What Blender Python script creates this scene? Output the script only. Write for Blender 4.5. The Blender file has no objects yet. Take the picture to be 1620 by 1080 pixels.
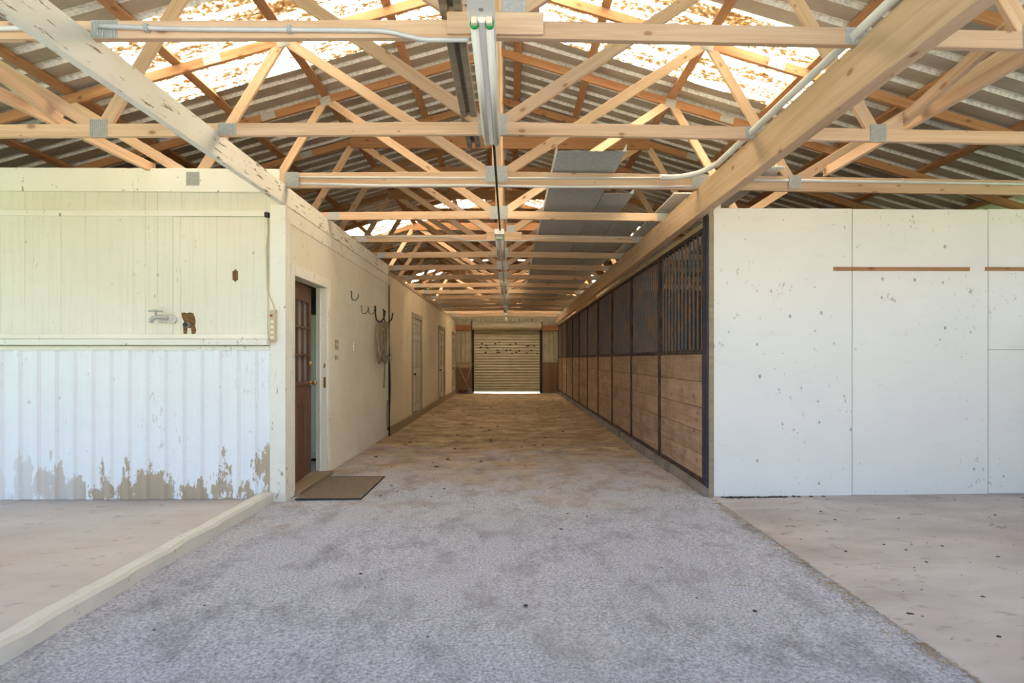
import bpy, bmesh, math, random
from mathutils import Vector, Matrix
random.seed(7)
S = bpy.context.scene
COL = S.collection
R = math.radians

# ------------------------------------------------------------------ survey helpers
F, CX, CY, YAW, HC = 900.0, 820.1, 568.0, R(0.9), 1.30
def wx(px, Y):
    u = (px - CX) / F
    return Y * (u * math.cos(YAW) + math.sin(YAW)) / (math.cos(YAW) - u * math.sin(YAW))
def wy(px, X):
    u = (px - CX) / F
    return X * (math.cos(YAW) - u * math.sin(YAW)) / (math.sin(YAW) + u * math.cos(YAW))
def wz(py, X, Y):
    return HC + (CY - py) / F * (X * math.sin(YAW) + Y * math.cos(YAW))
def at(px, py, Y):
    X = wx(px, Y)
    return Vector((X, Y, wz(py, X, Y)))
def onx(px, py, X):
    Y = wy(px, X)
    return Vector((X, Y, wz(py, X, Y)))

# ------------------------------------------------------------------ materials
class NT:
    def __init__(s, name):
        s.m = bpy.data.materials.new(name); s.m.use_nodes = True
        s.t = s.m.node_tree; s.n = s.t.nodes; s.n.clear()
        s.out = s.n.new('ShaderNodeOutputMaterial')
        s.b = s.n.new('ShaderNodeBsdfPrincipled')
        s.t.links.new(s.b.outputs[0], s.out.inputs[0])
        s.tc = s.n.new('ShaderNodeTexCoord')
    def L(s, a, b): s.t.links.new(a, b)
    def put(s, v, inp):
        if hasattr(v, 'is_output'): s.L(v, inp)
        elif isinstance(v, (tuple, list)) and len(v) == 3 and inp.type == 'RGBA': inp.default_value = (*v, 1)
        else: inp.default_value = v
    def math(s, op, a, b=0.0, c=None, clamp=False):
        n = s.n.new('ShaderNodeMath'); n.operation = op; n.use_clamp = clamp
        s.put(a, n.inputs[0]); s.put(b, n.inputs[1])
        if c is not None: s.put(c, n.inputs[2])
        return n.outputs[0]
    def map(s, scale=(1, 1, 1), loc=None, src=None):
        n = s.n.new('ShaderNodeMapping'); s.L(src or s.tc.outputs['Object'], n.inputs[0])
        n.inputs['Scale'].default_value = scale
        if loc is not None: s.put(loc, n.inputs['Location'])
        return n.outputs[0]
    def noise(s, vec, scale=1.0, detail=4.0, rough=.55, dist=0.0):
        n = s.n.new('ShaderNodeTexNoise'); s.L(vec, n.inputs['Vector'])
        n.inputs['Scale'].default_value = scale; n.inputs['Detail'].default_value = detail
        n.inputs['Roughness'].default_value = rough; n.inputs['Distortion'].default_value = dist
        return n.outputs['Fac']
    def voro(s, vec, scale=1.0):
        n = s.n.new('ShaderNodeTexVoronoi'); s.L(vec, n.inputs['Vector']); n.inputs['Scale'].default_value = scale
        return n.outputs['Distance']
    def voro2(s, a, b, rnd=1.0):
        cm = s.n.new('ShaderNodeCombineXYZ'); s.put(a, cm.inputs[0]); s.put(b, cm.inputs[1])
        n = s.n.new('ShaderNodeTexVoronoi'); n.voronoi_dimensions = '2D'; s.L(cm.outputs[0], n.inputs['Vector']); n.inputs['Scale'].default_value = 1.0
        n.inputs['Randomness'].default_value = rnd
        return n.outputs['Distance'], n.outputs['Color']
    def white(s, v):
        n = s.n.new('ShaderNodeTexWhiteNoise'); n.noise_dimensions = '1D'; s.put(v, n.inputs['W']); return n.outputs['Value']
    def ramp(s, fac, a, b, ca=(0, 0, 0), cb=(1, 1, 1)):
        n = s.n.new('ShaderNodeValToRGB'); s.put(fac, n.inputs[0])
        e = n.color_ramp.elements
        e[0].position = a; e[0].color = (*ca, 1); e[1].position = b; e[1].color = (*cb, 1)
        return n.outputs[0]
    def mix(s, fac, a, b, blend='MIX'):
        n = s.n.new('ShaderNodeMix'); n.data_type = 'RGBA'; n.blend_type = blend
        s.put(fac, n.inputs[0]); s.put(a, n.inputs[6]); s.put(b, n.inputs[7])
        return n.outputs[2]
    def xyz(s, src=None):
        n = s.n.new('ShaderNodeSeparateXYZ'); s.L(src or s.tc.outputs['Object'], n.inputs[0]); return n.outputs
    def rnd(s):
        n = s.n.new('ShaderNodeObjectInfo'); return n.outputs['Random']
    def bump(s, h, strength=.3, dist=.01):
        n = s.n.new('ShaderNodeBump'); n.inputs['Strength'].default_value = strength; n.inputs['Distance'].default_value = dist
        s.put(h, n.inputs['Height']); s.L(n.outputs[0], s.b.inputs['Normal'])
    def done(s, col, rough=.7, metal=0.0, spec=.3):
        s.put(col, s.b.inputs['Base Color']); s.put(rough, s.b.inputs['Roughness'])
        s.b.inputs['Metallic'].default_value = metal; s.b.inputs['Specular IOR Level'].default_value = spec
        return s.m

def wood(name, light, dark, axis=0, knots=True, dirty=0.0, vary=.25, random_shift=True):
    """grain runs along the board's own long axis"""
    t = NT(name)
    sc = [26, 26, 26]; sc[axis] = 1.3
    loc = None
    if random_shift:
        cm = t.n.new('ShaderNodeCombineXYZ'); r = t.math('MULTIPLY', t.rnd(), 37.0)
        for i in range(3): t.L(r, cm.inputs[i])
        loc = cm.outputs[0]
    v = t.map(tuple(sc), loc)
    g = t.noise(v, 1.0, 5, .6, .6)
    v2 = t.map(tuple([7 if i != axis else .5 for i in range(3)]), loc)
    g2 = t.noise(v2, 1.0, 3, .5, 1.2)
    g3 = t.noise(t.map(tuple([120 if i != axis else 1.6 for i in range(3)]), loc), 1.0, 3, .5, .2)
    f = t.math('ADD', t.math('ADD', t.math('MULTIPLY', g, .40), t.math('MULTIPLY', g2, .35)), t.math('MULTIPLY', g3, .25))
    c = t.ramp(f, .36, .66, dark, light)
    if random_shift:
        rr = t.math('ADD', t.math('MULTIPLY', t.rnd(), vary * 2), 1 - vary)
        cc = t.n.new('ShaderNodeCombineXYZ')
        for i in range(3): t.L(rr, cc.inputs[i])
        c = t.mix(1.0, c, cc.outputs[0], 'MULTIPLY')
    if knots:
        o = t.xyz(); oth = [i for i in range(3) if i != axis]
        A = t.math('MULTIPLY', o[axis], 2.6); B = t.math('MULTIPLY', t.math('ADD', o[oth[0]], o[oth[1]]), 5.0)
        if random_shift: A = t.math('ADD', A, r); B = t.math('ADD', B, r)
        k, kc = t.voro2(A, B)
        big = t.xyz(kc)[0]
        k = t.math('DIVIDE', k, t.math('ADD', t.math('MULTIPLY', big, .9), .1))
        c = t.mix(t.ramp(k, .06, .10, (.85,) * 3, (0,) * 3), c, (.16, .06, .025))
        c = t.mix(t.ramp(k, .10, .22, (.4,) * 3, (0,) * 3), c, dark)
    if dirty:
        d = t.noise(t.map((3, 3, 3), loc), 1.0, 5, .65)
        c = t.mix(t.math('MULTIPLY', t.ramp(d, .45, .7), dirty), c, (.06, .04, .025))
    t.bump(g, .25, .004)
    return t.done(c, .75, 0, .2)

PINE = wood('pine_lumber', (.71, .53, .37), (.52, .335, .20), vary=.14)
PINE_RED = wood('aged_pine_lumber', (.50, .275, .145), (.32, .155, .075), vary=.16)  # on purlins and top chords the redder tone is warm light put into the colour
PINE_GREY = wood('weathered_grey_pine', (.36, .31, .24), (.17, .14, .10))
DRY = wood('dry_tan_wood', (.50, .38, .25), (.33, .23, .14))
PLANK = wood('stall_plank_wood', (.40, .255, .165), (.22, .125, .075), axis=1, dirty=.35, random_shift=True, vary=.12)
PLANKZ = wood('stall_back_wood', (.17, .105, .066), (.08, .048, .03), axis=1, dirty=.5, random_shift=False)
SILLW = wood('worn_threshold_wood', (.34, .26, .18), (.22, .16, .105), axis=1, knots=False, random_shift=False)
PLANKB = wood('brown_plywood', (.29, .19, .12), (.17, .105, .065), axis=2, knots=False, random_shift=False)
BLADE = wood('brown_door_wood', (.19, .105, .07), (.125, .066, .045), axis=2, knots=False, random_shift=False)

def paint(name, base, tint, groove=None, period=.2, chips=.5, stain=.3, low_tan=False, rough=.65, bare=(.30, .21, .12), cs=(26, 26, 9), ct=.0, gs=.55):
    t = NT(name); o = t.tc.outputs['Object']
    n1 = t.noise(t.map((1.1, 1.1, 1.1)), 1.0, 6, .6)
    c = t.mix(t.ramp(n1, .35, .7), base, tint)
    n2 = t.noise(t.map((2.2, 2.2, 7)), 1.0, 5, .7)
    c = t.mix(t.math('MULTIPLY', t.ramp(n2, .58, .8), stain), c, (.42, .34, .22))
    h = n1
    if groove is not None:
        X = t.xyz()[groove]
        fr = t.math('FRACT', t.math('DIVIDE', X, period))
        d = t.math('ABSOLUTE', t.math('SUBTRACT', fr, .5))
        lw = t.ramp(d, .002 / period, .0055 / period, (1,) * 3, (0,) * 3)
        wn = t.math('POWER', t.white(t.math('FLOOR', t.math('DIVIDE', X, period))), 2.0)
        wn = t.math('ADD', t.math('MULTIPLY', wn, .85), .15)
        lw = t.math('MULTIPLY', lw, wn)
        wob = t.ramp(t.noise(t.map((9, 9, 1.3)), 1.0, 3), .35, .65)
        c = t.mix(t.math('MULTIPLY', t.math('MULTIPLY', lw, wob), gs), c, (.33, .28, .20))
        sc = [45, 45, 45]; sc[2] = 2.0
        fine = t.noise(t.map(tuple(sc)), 1.0, 3, .6)
        c = t.mix(t.math('MULTIPLY', t.ramp(fine, .5, .72), .16), c, (.45, .38, .27))
        h = t.math('SUBTRACT', t.math('MULTIPLY', fine, .5), lw)
    if chips:
        k = t.noise(t.map(cs), 1.0, 6, .75)
        area = t.ramp(t.noise(t.map((1.7, 1.7, 1.2), (3, 1, 7)), 1.0, 3), .42, .66)
        k2 = t.math('ADD', k, t.math('MULTIPLY', area, .09))
        c = t.mix(t.math('MULTIPLY', t.ramp(k2, .665 - ct, .69 - ct), min(1, chips)), c, bare)
        o3 = t.xyz()
        sp, sc_ = t.voro2(t.math('MULTIPLY', t.math('ADD', o3[0], o3[1]), 3.4), t.math('MULTIPLY', o3[2], 2.6))
        sp = t.math('DIVIDE', sp, t.math('ADD', t.math('POWER', t.xyz(sc_)[0], 4.0), .08))
        c = t.mix(t.math('MULTIPLY', t.ramp(sp, .035, .055, (1,) * 3, (0,) * 3), .8 * min(1, chips)), c, (.13, .09, .06))
    if low_tan:
        Z = t.xyz()[2]
        m = t.ramp(Z, .10, .60, (1,) * 3, (0,) * 3)
        p = t.noise(t.map((6, 6, 2.4)), 1.0, 6, .72)
        p = t.math('ADD', p, t.math('MULTIPLY', m, .22))
        rx = t.ramp(t.xyz()[0], -5.0 / 1.0, -2.1, (.35,) * 3, (1,) * 3) if False else t.ramp(t.math('ADD', t.math('DIVIDE', t.math('ADD', t.xyz()[0], 5.2), 3.0), t.math('MULTIPLY', t.noise(t.map((2.2, .5, .1), (5, 0, 0)), 1.0, 2), .5)), .35, .75)
        p = t.math('MULTIPLY', t.ramp(p, .66, .69), t.math('MULTIPLY', rx, t.ramp(Z, .45, .75, (1,) * 3, (0,) * 3)))
        c = t.mix(p, c, (.46, .37, .26))
    t.bump(h, .25, .006)
    return t.done(c, rough, 0, .3)

W_PANEL = paint('cream_white_groove_paint', (.77, .75, .65), (.73, .69, .57), 0, .11, .4, .16, ct=-.02)
W_AISLE = paint('cream_aisle_groove_paint', (.80, .77, .66), (.73, .68, .54), 1, .1, .45, .28, gs=.3)
W_TRIM = paint('white_trim_paint', (.82, .80, .72), (.76, .73, .62), None, .2, .9, .2)
W_BEAM = paint('chipped_white_beam_paint', (.86, .84, .76), (.82, .79, .69), None, .2, 1.0, .3, cs=(34, 5, 34), ct=.035)
W_METAL = paint('white_metal_siding_paint', (.83, .84, .85), (.79, .80, .82), None, .2, .35, .05, True)
W_PLY = paint('white_plywood_paint', (.84, .82, .77), (.79, .78, .745), None, .2, .7, .12, cs=(22, 22, 12), ct=-.02)
W_CREAM = paint('cream_panel_paint', (.74, .63, .44), (.67, .56, .38), None, .2, .15, .35)
W_DOOR = paint('pale_panel_door_paint', (.56, .50, .38), (.50, .43, .31), None, .2, .2, .3)
W_DOOR_D = paint('door_frame_paint', (.40, .34, .24), (.34, .28, .19), None, .2, .3, .4)
W_ENAMEL = paint('white_enamel', (.84, .84, .81), (.80, .80, .77), None, .2, 0, .02, rough=.35)

def simple(name, c, rough=.5, metal=0.0, var=.12, scale=6, spec=.4):
    t = NT(name)
    n = t.noise(t.map((scale,) * 3), 1.0, 5, .6)
    d = tuple(max(0, v * (1 - var * 2)) for v in c)
    cc = t.ramp(n, .3, .7, d, c)
    return t.done(cc, rough, metal, spec)

ZINC = simple('zinc_nail_plate', (.52, .53, .50), .45, .35, .15, 60)
CONDUIT = simple('grey_conduit', (.62, .63, .62), .4, .15, .08)
CONDUIT_W = simple('whitewashed_conduit', (.76, .76, .73), .5, 0, .08)
CREAMP = simple('cream_plastic', (.80, .76, .62), .4, 0, .03)
TANP = simple('tan_plastic', (.58, .47, .28), .45, 0, .05)
BRASS = simple('brass', (.62, .42, .13), .3, .9, .1)
GREEN = simple('green_tube_cap', (.03, .42, .10), .4, 0, .05)
TUBE = simple('white_glass_tube', (.86, .86, .83), .25, 0, .01)
BLACK = simple('dark_rubber', (.02, .02, .02), .6, 0, .1)
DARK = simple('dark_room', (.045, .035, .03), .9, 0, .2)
IRON = simple('dark_iron', (.06, .045, .035), .6, .4, .3, 30)
HOSEM = simple('old_hose', (.36, .29, .18), .7, 0, .25, 20)
SWITCH = simple('beige_switch_plate', (.42, .34, .22), .5, 0, .1, 20)
REDP = simple('red_switch', (.30, .03, .02), .4, 0, .05)
ORANGE = simple('cavity_wood', (.25, .13, .05), .9, 0, .3, 25)
STRAW = simple('straw', (.42, .33, .20), .8, 0, .25, 9)
CLOD = simple('dark_clods', (.06, .045, .035), .95, 0, .3, 9)

def m_frame():
    t = NT('rusty_stall_steel')
    n = t.noise(t.map((9, 9, 4)), 1.0, 6, .7)
    c = t.ramp(n, .47, .66, (.028, .028, .034), (.17, .075, .035))
    return t.done(c, .65, .3, .3)
STEEL = m_frame()
SILL = simple('dusty_concrete_sill', (.27, .24, .21), .85, 0, .25, 6)
def m_bar():
    t = NT('rusty_bar')
    Z = t.xyz()[2]
    n = t.noise(t.map((16, 16, 5)), 1.0, 6, .7)
    n = t.math('ADD', n, t.ramp(Z, 1.35, 1.8, (.10,) * 3, (0,) * 3))
    c = t.ramp(n, .55, .72, (.12, .132, .155), (.27, .15, .085))
    return t.done(c, .65, .3, .3)
BAR = m_bar()
BLUE = simple('navy_steel_channel', (.032, .045, .085), .5, .2, .3, 8)

def m_roof():
    t = NT('galvanized_roof_underside')
    n = t.noise(t.map((.9, 3, 3)), 1.0, 6, .65)
    c = t.ramp(n, .32, .68, (.33, .285, .23), (.50, .46, .40))
    return t.done(c, .48, .25, .4)
ROOF = m_roof()
def m_rib():
    t = NT('roof_rib_spangle')
    n = t.noise(t.map((30, 30, 30)), 1.0, 4, .7)
    c = t.ramp(n, .32, .55, (.50, .48, .44), (.82, .82, .79))  # paler than the flats: front daylight on the ribs is painted into the colour
    return t.done(c, .4, .1, .4)
RIB = m_rib()
def m_galv():
    t = NT('galvanized_sheet')
    n = t.noise(t.map((22, 60, 22)), 1.0, 5, .7)
    c = t.ramp(n, .35, .72, (.32, .36, .385), (.58, .615, .63))
    return t.done(c, .45, .2, .4)
GALV = m_galv()

def m_sky():
    t = NT('leaf_strewn_fibreglass'); t.n.remove(t.b)
    Y = t.xyz()[1]
    fr = t.math('FRACT', t.math('DIVIDE', Y, .235))
    rib = t.ramp(fr, .62, .68); rib = t.math('MULTIPLY', rib, t.ramp(fr, .95, .99, (1,) * 3, (0,) * 3))
    fine = t.noise(t.map((20, 26, 20)), 1.0, 5, .62)
    big = t.noise(t.map((1.2, 2.6, 1)), 1.0, 4, .6)
    f = t.math('ADD', t.math('MULTIPLY', fine, .72), t.math('MULTIPLY', big, .42))
    f = t.math('SUBTRACT', f, t.math('MULTIPLY', rib, .13))
    n = t.n.new('ShaderNodeValToRGB'); t.put(f, n.inputs[0]); e = n.color_ramp.elements
    e[0].position = .525; e[0].color = (.97, .86, .66, 1); e[1].position = .74; e[1].color = (.012, .005, .0015, 1)
    x = e.new(.56); x.color = (.058, .037, .015, 1); x = e.new(.64); x.color = (.034, .018, .006, 1)
    tr = t.n.new('ShaderNodeBsdfTranslucent'); df = t.n.new('ShaderNodeBsdfDiffuse'); mx = t.n.new('ShaderNodeMixShader')
    t.L(n.outputs[0], tr.inputs[0]); t.L(n.outputs[0], df.inputs[0]); mx.inputs[0].default_value = .08
    t.L(tr.outputs[0], mx.inputs[1]); t.L(df.outputs[0], mx.inputs[2]); t.L(mx.outputs[0], t.out.inputs[0])
    return t.m
SKYL = m_sky()
def m_glass():
    t = NT('door_glass'); t.b.inputs['Transmission Weight'].default_value = .45
    return t.done((.62, .66, .62), .10, 0, .9)
GLASS = m_glass()

def m_asphalt():
    t = NT('asphalt_and_dirt')
    o = t.xyz()
    big = t.noise(t.map((.55, .55, .55)), 1.0, 6, .62)
    mid = t.noise(t.map((3.5, 2.2, 3)), 1.0, 7, .68)
    fine = t.noise(t.map((70, 70, 70)), 1.0, 5, .75)
    sp = t.voro(t.map((75, 75, 75)), 1.0)
    asp = t.ramp(fine, .35, .66, (.18, .192, .245), (.585, .61, .70))
    asp = t.mix(t.math('MULTIPLY', t.ramp(mid, .48, .70), .62), asp, (.13, .13, .145))
    asp = t.mix(t.math('MULTIPLY', t.ramp(big, .50, .70), .35), asp, (.46, .45, .45))
    asp = t.mix(t.math('MULTIPLY', t.ramp(sp, .12, .2, (1,) * 3, (0,) * 3), .5), asp, (.62, .62, .64))
    lay = t.noise(t.map((2.0, 2.6, 1)), 1.0, 9, .74)
    dirt = t.ramp(lay, .36, .64, (.20, .135, .08), (.52, .375, .225))
    hay = t.ramp(t.noise(t.map((1.1, 2.0, 1), (4, 2, 0)), 1.0, 6, .66), .58, .66)
    dirt = t.mix(t.math('MULTIPLY', hay, .75), dirt, (.70, .56, .34))
    blot = t.ramp(t.noise(t.map((3.2, 4.5, 1), (9, 2, 0)), 1.0, 8, .74), .585, .65)
    dirt = t.mix(t.math('MULTIPLY', blot, .75), dirt, (.06, .045, .035))
    w = t.math('ADD', o[1], t.math('MULTIPLY', t.math('SUBTRACT', mid, .5), 5.0))
    w = t.math('ADD', w, t.math('MULTIPLY', t.math('SUBTRACT', big, .5), 6.0))
    k = t.ramp(t.math('DIVIDE', w, 20.0), .25, .44)
    c = t.mix(k, asp, dirt)
    t.bump(t.math('ADD', t.math('MULTIPLY', fine, .5), mid), .5, .012)
    return t.done(c, .85, 0, .25)
ASPHALT = m_asphalt()
def m_slab(name, a, b, red):
    t = NT(name)
    n = t.noise(t.map((.8, 1.6, 1)), 1.0, 7, .62)
    c = t.ramp(n, .33, .68, a, b)
    r = t.noise(t.map((.5, .5, .5), (2, 5, 1)), 1.0, 3, .5)
    c = t.mix(t.math('MULTIPLY', t.ramp(r, .45, .65), .55), c, red)
    d = t.noise(t.map((5.5, 9, 1)), 1.0, 8, .74)
    c = t.mix(t.math('MULTIPLY', t.ramp(d, .57, .67), .5), c, (.10, .085, .085))
    t.bump(d, .2, .006)
    return t.done(c, .75, 0, .3)
SLAB_L = m_slab('pinkish_concrete', (.45, .40, .375), (.56, .52, .49), (.47, .36, .31))
SLAB_R = m_slab('stained_concrete', (.33, .30, .30), (.53, .51, .515), (.34, .265, .25))
CURB = paint('whitewashed_curb', (.66, .64, .58), (.52, .50, .45), None, .2, .9, .4, bare=(.30, .29, .27))
GRASS = simple('grass_ground', (.085, .14, .035), .9, 0, .35, 2)
APRON = simple('gravel_apron', (.33, .305, .265), .9, 0, .2, 4)
def m_mat():
    t = NT('brown_mat')
    n = t.noise(t.map((120, 120, 120)), 1.0, 3, .7)
    c = t.ramp(n, .35, .68, (.10, .075, .058), (.36, .29, .22))
    t.bump(n, .6, .01)
    return t.done(c, .95, 0, .1)
MATM = m_mat()
def m_roll():
    t = NT('cream_rollup_paint')
    n = t.noise(t.map((2.2, 1, 6)), 1.0, 5, .65)
    c = t.ramp(n, .35, .68, (.46, .43, .30), (.62, .58, .44))
    sp, _c = t.voro2(t.math('MULTIPLY', t.xyz()[0], 3.2), t.math('MULTIPLY', t.xyz()[2], 5.0))
    msk = t.ramp(t.math('ABSOLUTE', t.math('SUBTRACT', t.xyz()[2], 1.72)), .18, .30, (1,) * 3, (0,) * 3)
    c = t.mix(t.math('MULTIPLY', t.ramp(sp, .13, .17, (1,) * 3, (0,) * 3), msk), c, (.05, .04, .03))
    return t.done(c, .5, .1, .4)
ROLL = m_roll()
SIDING = simple('pale_back_siding', (.52, .47, .33), .55, .1, .15, 3)
WMAT = simple('pale_board_face', (.80, .79, .74), .6, 0, .05)

# ------------------------------------------------------------------ mesh helpers
class MB:
    def __init__(s): s.v = []; s.f = []; s.mi = []
    def add(s, vs, fs, m=0):
        b = len(s.v); s.v += [tuple(v) for v in vs]; s.f += [tuple(b + i for i in f) for f in fs]; s.mi += [m] * len(fs); return s
    def box(s, x0, x1, y0, y1, z0, z1, m=0):
        vs = [(x, y, z) for z in (z0, z1) for y in (y0, y1) for x in (x0, x1)]
        return s.add(vs, [(0, 2, 3, 1), (4, 5, 7, 6), (0, 1, 5, 4), (2, 6, 7, 3), (0, 4, 6, 2), (1, 3, 7, 5)], m)
    def ring(s, c, d, r, n, ref=None):
        d = Vector(d).normalized(); a = Vector((0, 0, 1)) if abs(d.z) < .9 else Vector((1, 0, 0))
        u = d.cross(a).normalized(); w = d.cross(u)
        return [Vector(c) + (u * math.cos(2 * math.pi * i / n) + w * math.sin(2 * math.pi * i / n)) * r for i in range(n)]
    def tube(s, pts, r, n=10, m=0, cap=True, closed=False):
        pts = [Vector(p) for p in pts]; k = len(pts); rings = []; u = None
        for i, p in enumerate(pts):
            if closed: d = pts[(i + 1) % k] - pts[i - 1]
            else: d = pts[min(i + 1, k - 1)] - pts[max(i - 1, 0)]
            d.normalize()
            if u is None:
                a = Vector((0, 0, 1)) if abs(d.z) < .9 else Vector((1, 0, 0)); u = d.cross(a).normalized()
            else:
                u = (u - d * u.dot(d)).normalized()
            w = d.cross(u); rr = r[i] if isinstance(r, (list, tuple)) else r
            rings.append([p + (u * math.cos(2 * math.pi * j / n) + w * math.sin(2 * math.pi * j / n)) * rr for j in range(n)])
        vs = [q for rg in rings for q in rg]; fs = []
        for i in range(k if closed else k - 1):
            i2 = (i + 1) % k
            for j in range(n): fs.append((i * n + j, i * n + (j + 1) % n, i2 * n + (j + 1) % n, i2 * n + j))
        if cap and not closed: fs.append(tuple(range(n - 1, -1, -1))); fs.append(tuple((k - 1) * n + j for j in range(n)))
        return s.add(vs, fs, m)
    def cyl(s, p0, p1, r0, r1=None, n=12, m=0):
        return s.tube([p0, p1], [r0, r0 if r1 is None else r1], n, m)
    def lathe(s, c, axis, prof, n=14, m=0):
        c = Vector(c); ax = Vector(axis).normalized()
        return s.tube([c + ax * h for h, r in prof], [max(r, .0004) for h, r in prof], n, m)
    def strip(s, sec, along, m=0, mats=None):
        """sec: open polyline of points (closed=False); swept by vector list along"""
        n = len(sec); vs = [Vector(p) + Vector(a) for a in along for p in sec]; fs = []
        for i in range(len(along) - 1):
            for j in range(n - 1):
                fs.append((i * n + j, i * n + j + 1, (i + 1) * n + j + 1, (i + 1) * n + j))
        b = len(s.v); s.v += [tuple(v) for v in vs]; s.f += [tuple(b + q for q in f) for f in fs]
        for i in range(len(along) - 1):
            for j in range(n - 1): s.mi.append(mats[j] if mats else m)
        return s
    def prism(s, poly, d, m=0):
        n = len(poly); d = Vector(d); vs = [Vector(p) for p in poly] + [Vector(p) + d for p in poly]
        fs = [tuple(range(n - 1, -1, -1)), tuple(range(n, 2 * n))] + [(i, (i + 1) % n, n + (i + 1) % n, n + i) for i in range(n)]
        return s.add(vs, fs, m)
    def build(s, name, mat, parent=None, smooth=False, bevel=0.0, solid=0.0):
        off = wpos(parent) if parent else Vector()
        me = bpy.data.meshes.new(name)
        me.from_pydata([tuple(Vector(v) - off) for v in s.v], [], s.f)
        for m in (mat if isinstance(mat, (list, tuple)) else [mat]): me.materials.append(m)
        for p, mi in zip(me.polygons, s.mi): p.material_index = mi; p.use_smooth = smooth
        bm = bmesh.new(); bm.from_mesh(me)
        bmesh.ops.recalc_face_normals(bm, faces=bm.faces)
        if bevel: bmesh.ops.bevel(bm, geom=[e for e in bm.edges if len(e.link_faces) == 2 and e.calc_face_angle(0) > .6], offset=bevel, segments=1, affect='EDGES', clamp_overlap=True)
        bm.to_mesh(me); bm.free(); me.update()
        o = bpy.data.objects.new(name, me); COL.objects.link(o)
        if parent: o.parent = parent
        if solid:
            md = o.modifiers.new('thick', 'SOLIDIFY'); md.thickness = solid; md.offset = 0
        return o
def wpos(o):
    p = Vector()
    while o: p = p + o.location; o = o.parent
    return p
def tag(o, label=None, cat=None, group=None, kind=None):
    if label: o['label'] = label
    if cat: o['category'] = cat
    if group: o['group'] = group
    if kind: o['kind'] = kind
    return o
def thing(name, label, cat, loc=(0, 0, 0), group=None, kind=None):
    o = bpy.data.objects.new(name, None); COL.objects.link(o); o.location = loc; o.empty_display_size = .1
    return tag(o, label, cat, group, kind)
def struct(name, mb, mat, label, cat, parent=None, **k):
    o = mb.build(name, mat, parent, **k)
    return tag(o, label, cat, kind='structure')
def board(name, p0, p1, w, t, mat, parent=None, side=(0, 1, 0), bevel=.003):
    """a sawn board from p0 to p1 (world), width w across, thickness t along side; its local X is its length"""
    p0 = Vector(p0); p1 = Vector(p1); d = p1 - p0; L = d.length; d.normalize()
    sd = Vector(side); sd = (sd - d * sd.dot(d)).normalized(); up = d.cross(sd)
    m = MB().box(-L / 2, L / 2, -t / 2, t / 2, -w / 2, w / 2)
    o = m.build(name, mat, None, bevel=bevel)
    if parent: o.parent = parent
    M = Matrix((( d.x, sd.x, up.x, 0), (d.y, sd.y, up.y, 0), (d.z, sd.z, up.z, 0), (0, 0, 0, 1)))
    o.matrix_local = Matrix.Translation((p0 + p1) / 2 - (wpos(parent) if parent else Vector())) @ M
    return o
def smooth_path(pts, n=8):
    pts = [Vector(p) for p in pts]; out = []
    P = [pts[0]] + pts + [pts[-1]]
    for i in range(1, len(P) - 2):
        for k in range(n):
            t = k / n; a, b, c, d = P[i - 1], P[i], P[i + 1], P[i + 2]
            out.append(.5 * ((2 * b) + (c - a) * t + (2 * a - 5 * b + 4 * c - d) * t * t + (3 * b - a - 3 * c + d) * t ** 3))
    out.append(pts[-1]); return out
ORD = ['front', 'second', 'third', 'fourth', 'fifth', 'sixth', 'seventh', 'eighth', 'ninth', 'tenth', 'eleventh', 'twelfth', 'thirteenth', 'fourteenth', 'fifteenth', 'sixteenth']

# ------------------------------------------------------------------ main dimensions
XR = -0.12            # ridge line
ZB = 2.906            # underside of the truss bottom chords
YF = 5.30             # the two front walls of the enclosed bays
YB = 21.80            # back wall
XL = -2.06            # left aisle wall face
XS = 1.88             # stall fronts
ZR, SL = 4.82, .29    # top chord centre line at ridge, slope
def zt(x): return ZR - SL * abs(x)      # x from the ridge

# ------------------------------------------------------------------ ground, floors
m = MB(); m.box(-40, 40, -30, 60, -.25, -.06)
struct('ground', m, GRASS, 'grassy ground outside the barn', 'ground')
m = MB(); m.box(-9, 9, -16, -1.0, -.06, -.02)
struct('path', m, APRON, 'pale gravel apron in front of the barn', 'path')
m = MB()
nx, ny = 24, 90
vs = []; fs = []
for j in range(ny + 1):
    for i in range(nx + 1):
        x = -2.3 + 4.6 * i / nx; y = -1.2 + 23.4 * j / ny
        vs.append((x, y, .006 * math.sin(x * 2.1 + y * .8) + .005 * math.sin(y * 1.7 - x) - .004))
for j in range(ny):
    for i in range(nx): a = j * (nx + 1) + i; fs.append((a, a + 1, a + nx + 2, a + nx + 1))
m.add(vs, fs)
struct('floor', m, ASPHALT, 'worn asphalt aisle floor, brown with dirt towards the back', 'floor', smooth=True)
m = MB(); m.box(-6.4, -2.26, -1.2, YF + .1, -.06, .012); m.box(-6.4, -2.2, YF + .1, YB, -.06, .012)
struct('floor_left', m, SLAB_L, 'pinkish concrete slab in the left bay', 'floor')
m = MB(); m.prism([(1.895, -1.2, -.06), (1.895, -1.2, .012), (6.3, -1.2, .045), (6.3, -1.2, -.06)], (0, YF + 1.25, 0))
m.box(1.9, 6.3, YF + .05, YB, -.06, .02)
struct('floor_right', m, SLAB_R, 'stained grey concrete slab in the right bay', 'floor', bevel=.008)
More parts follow.
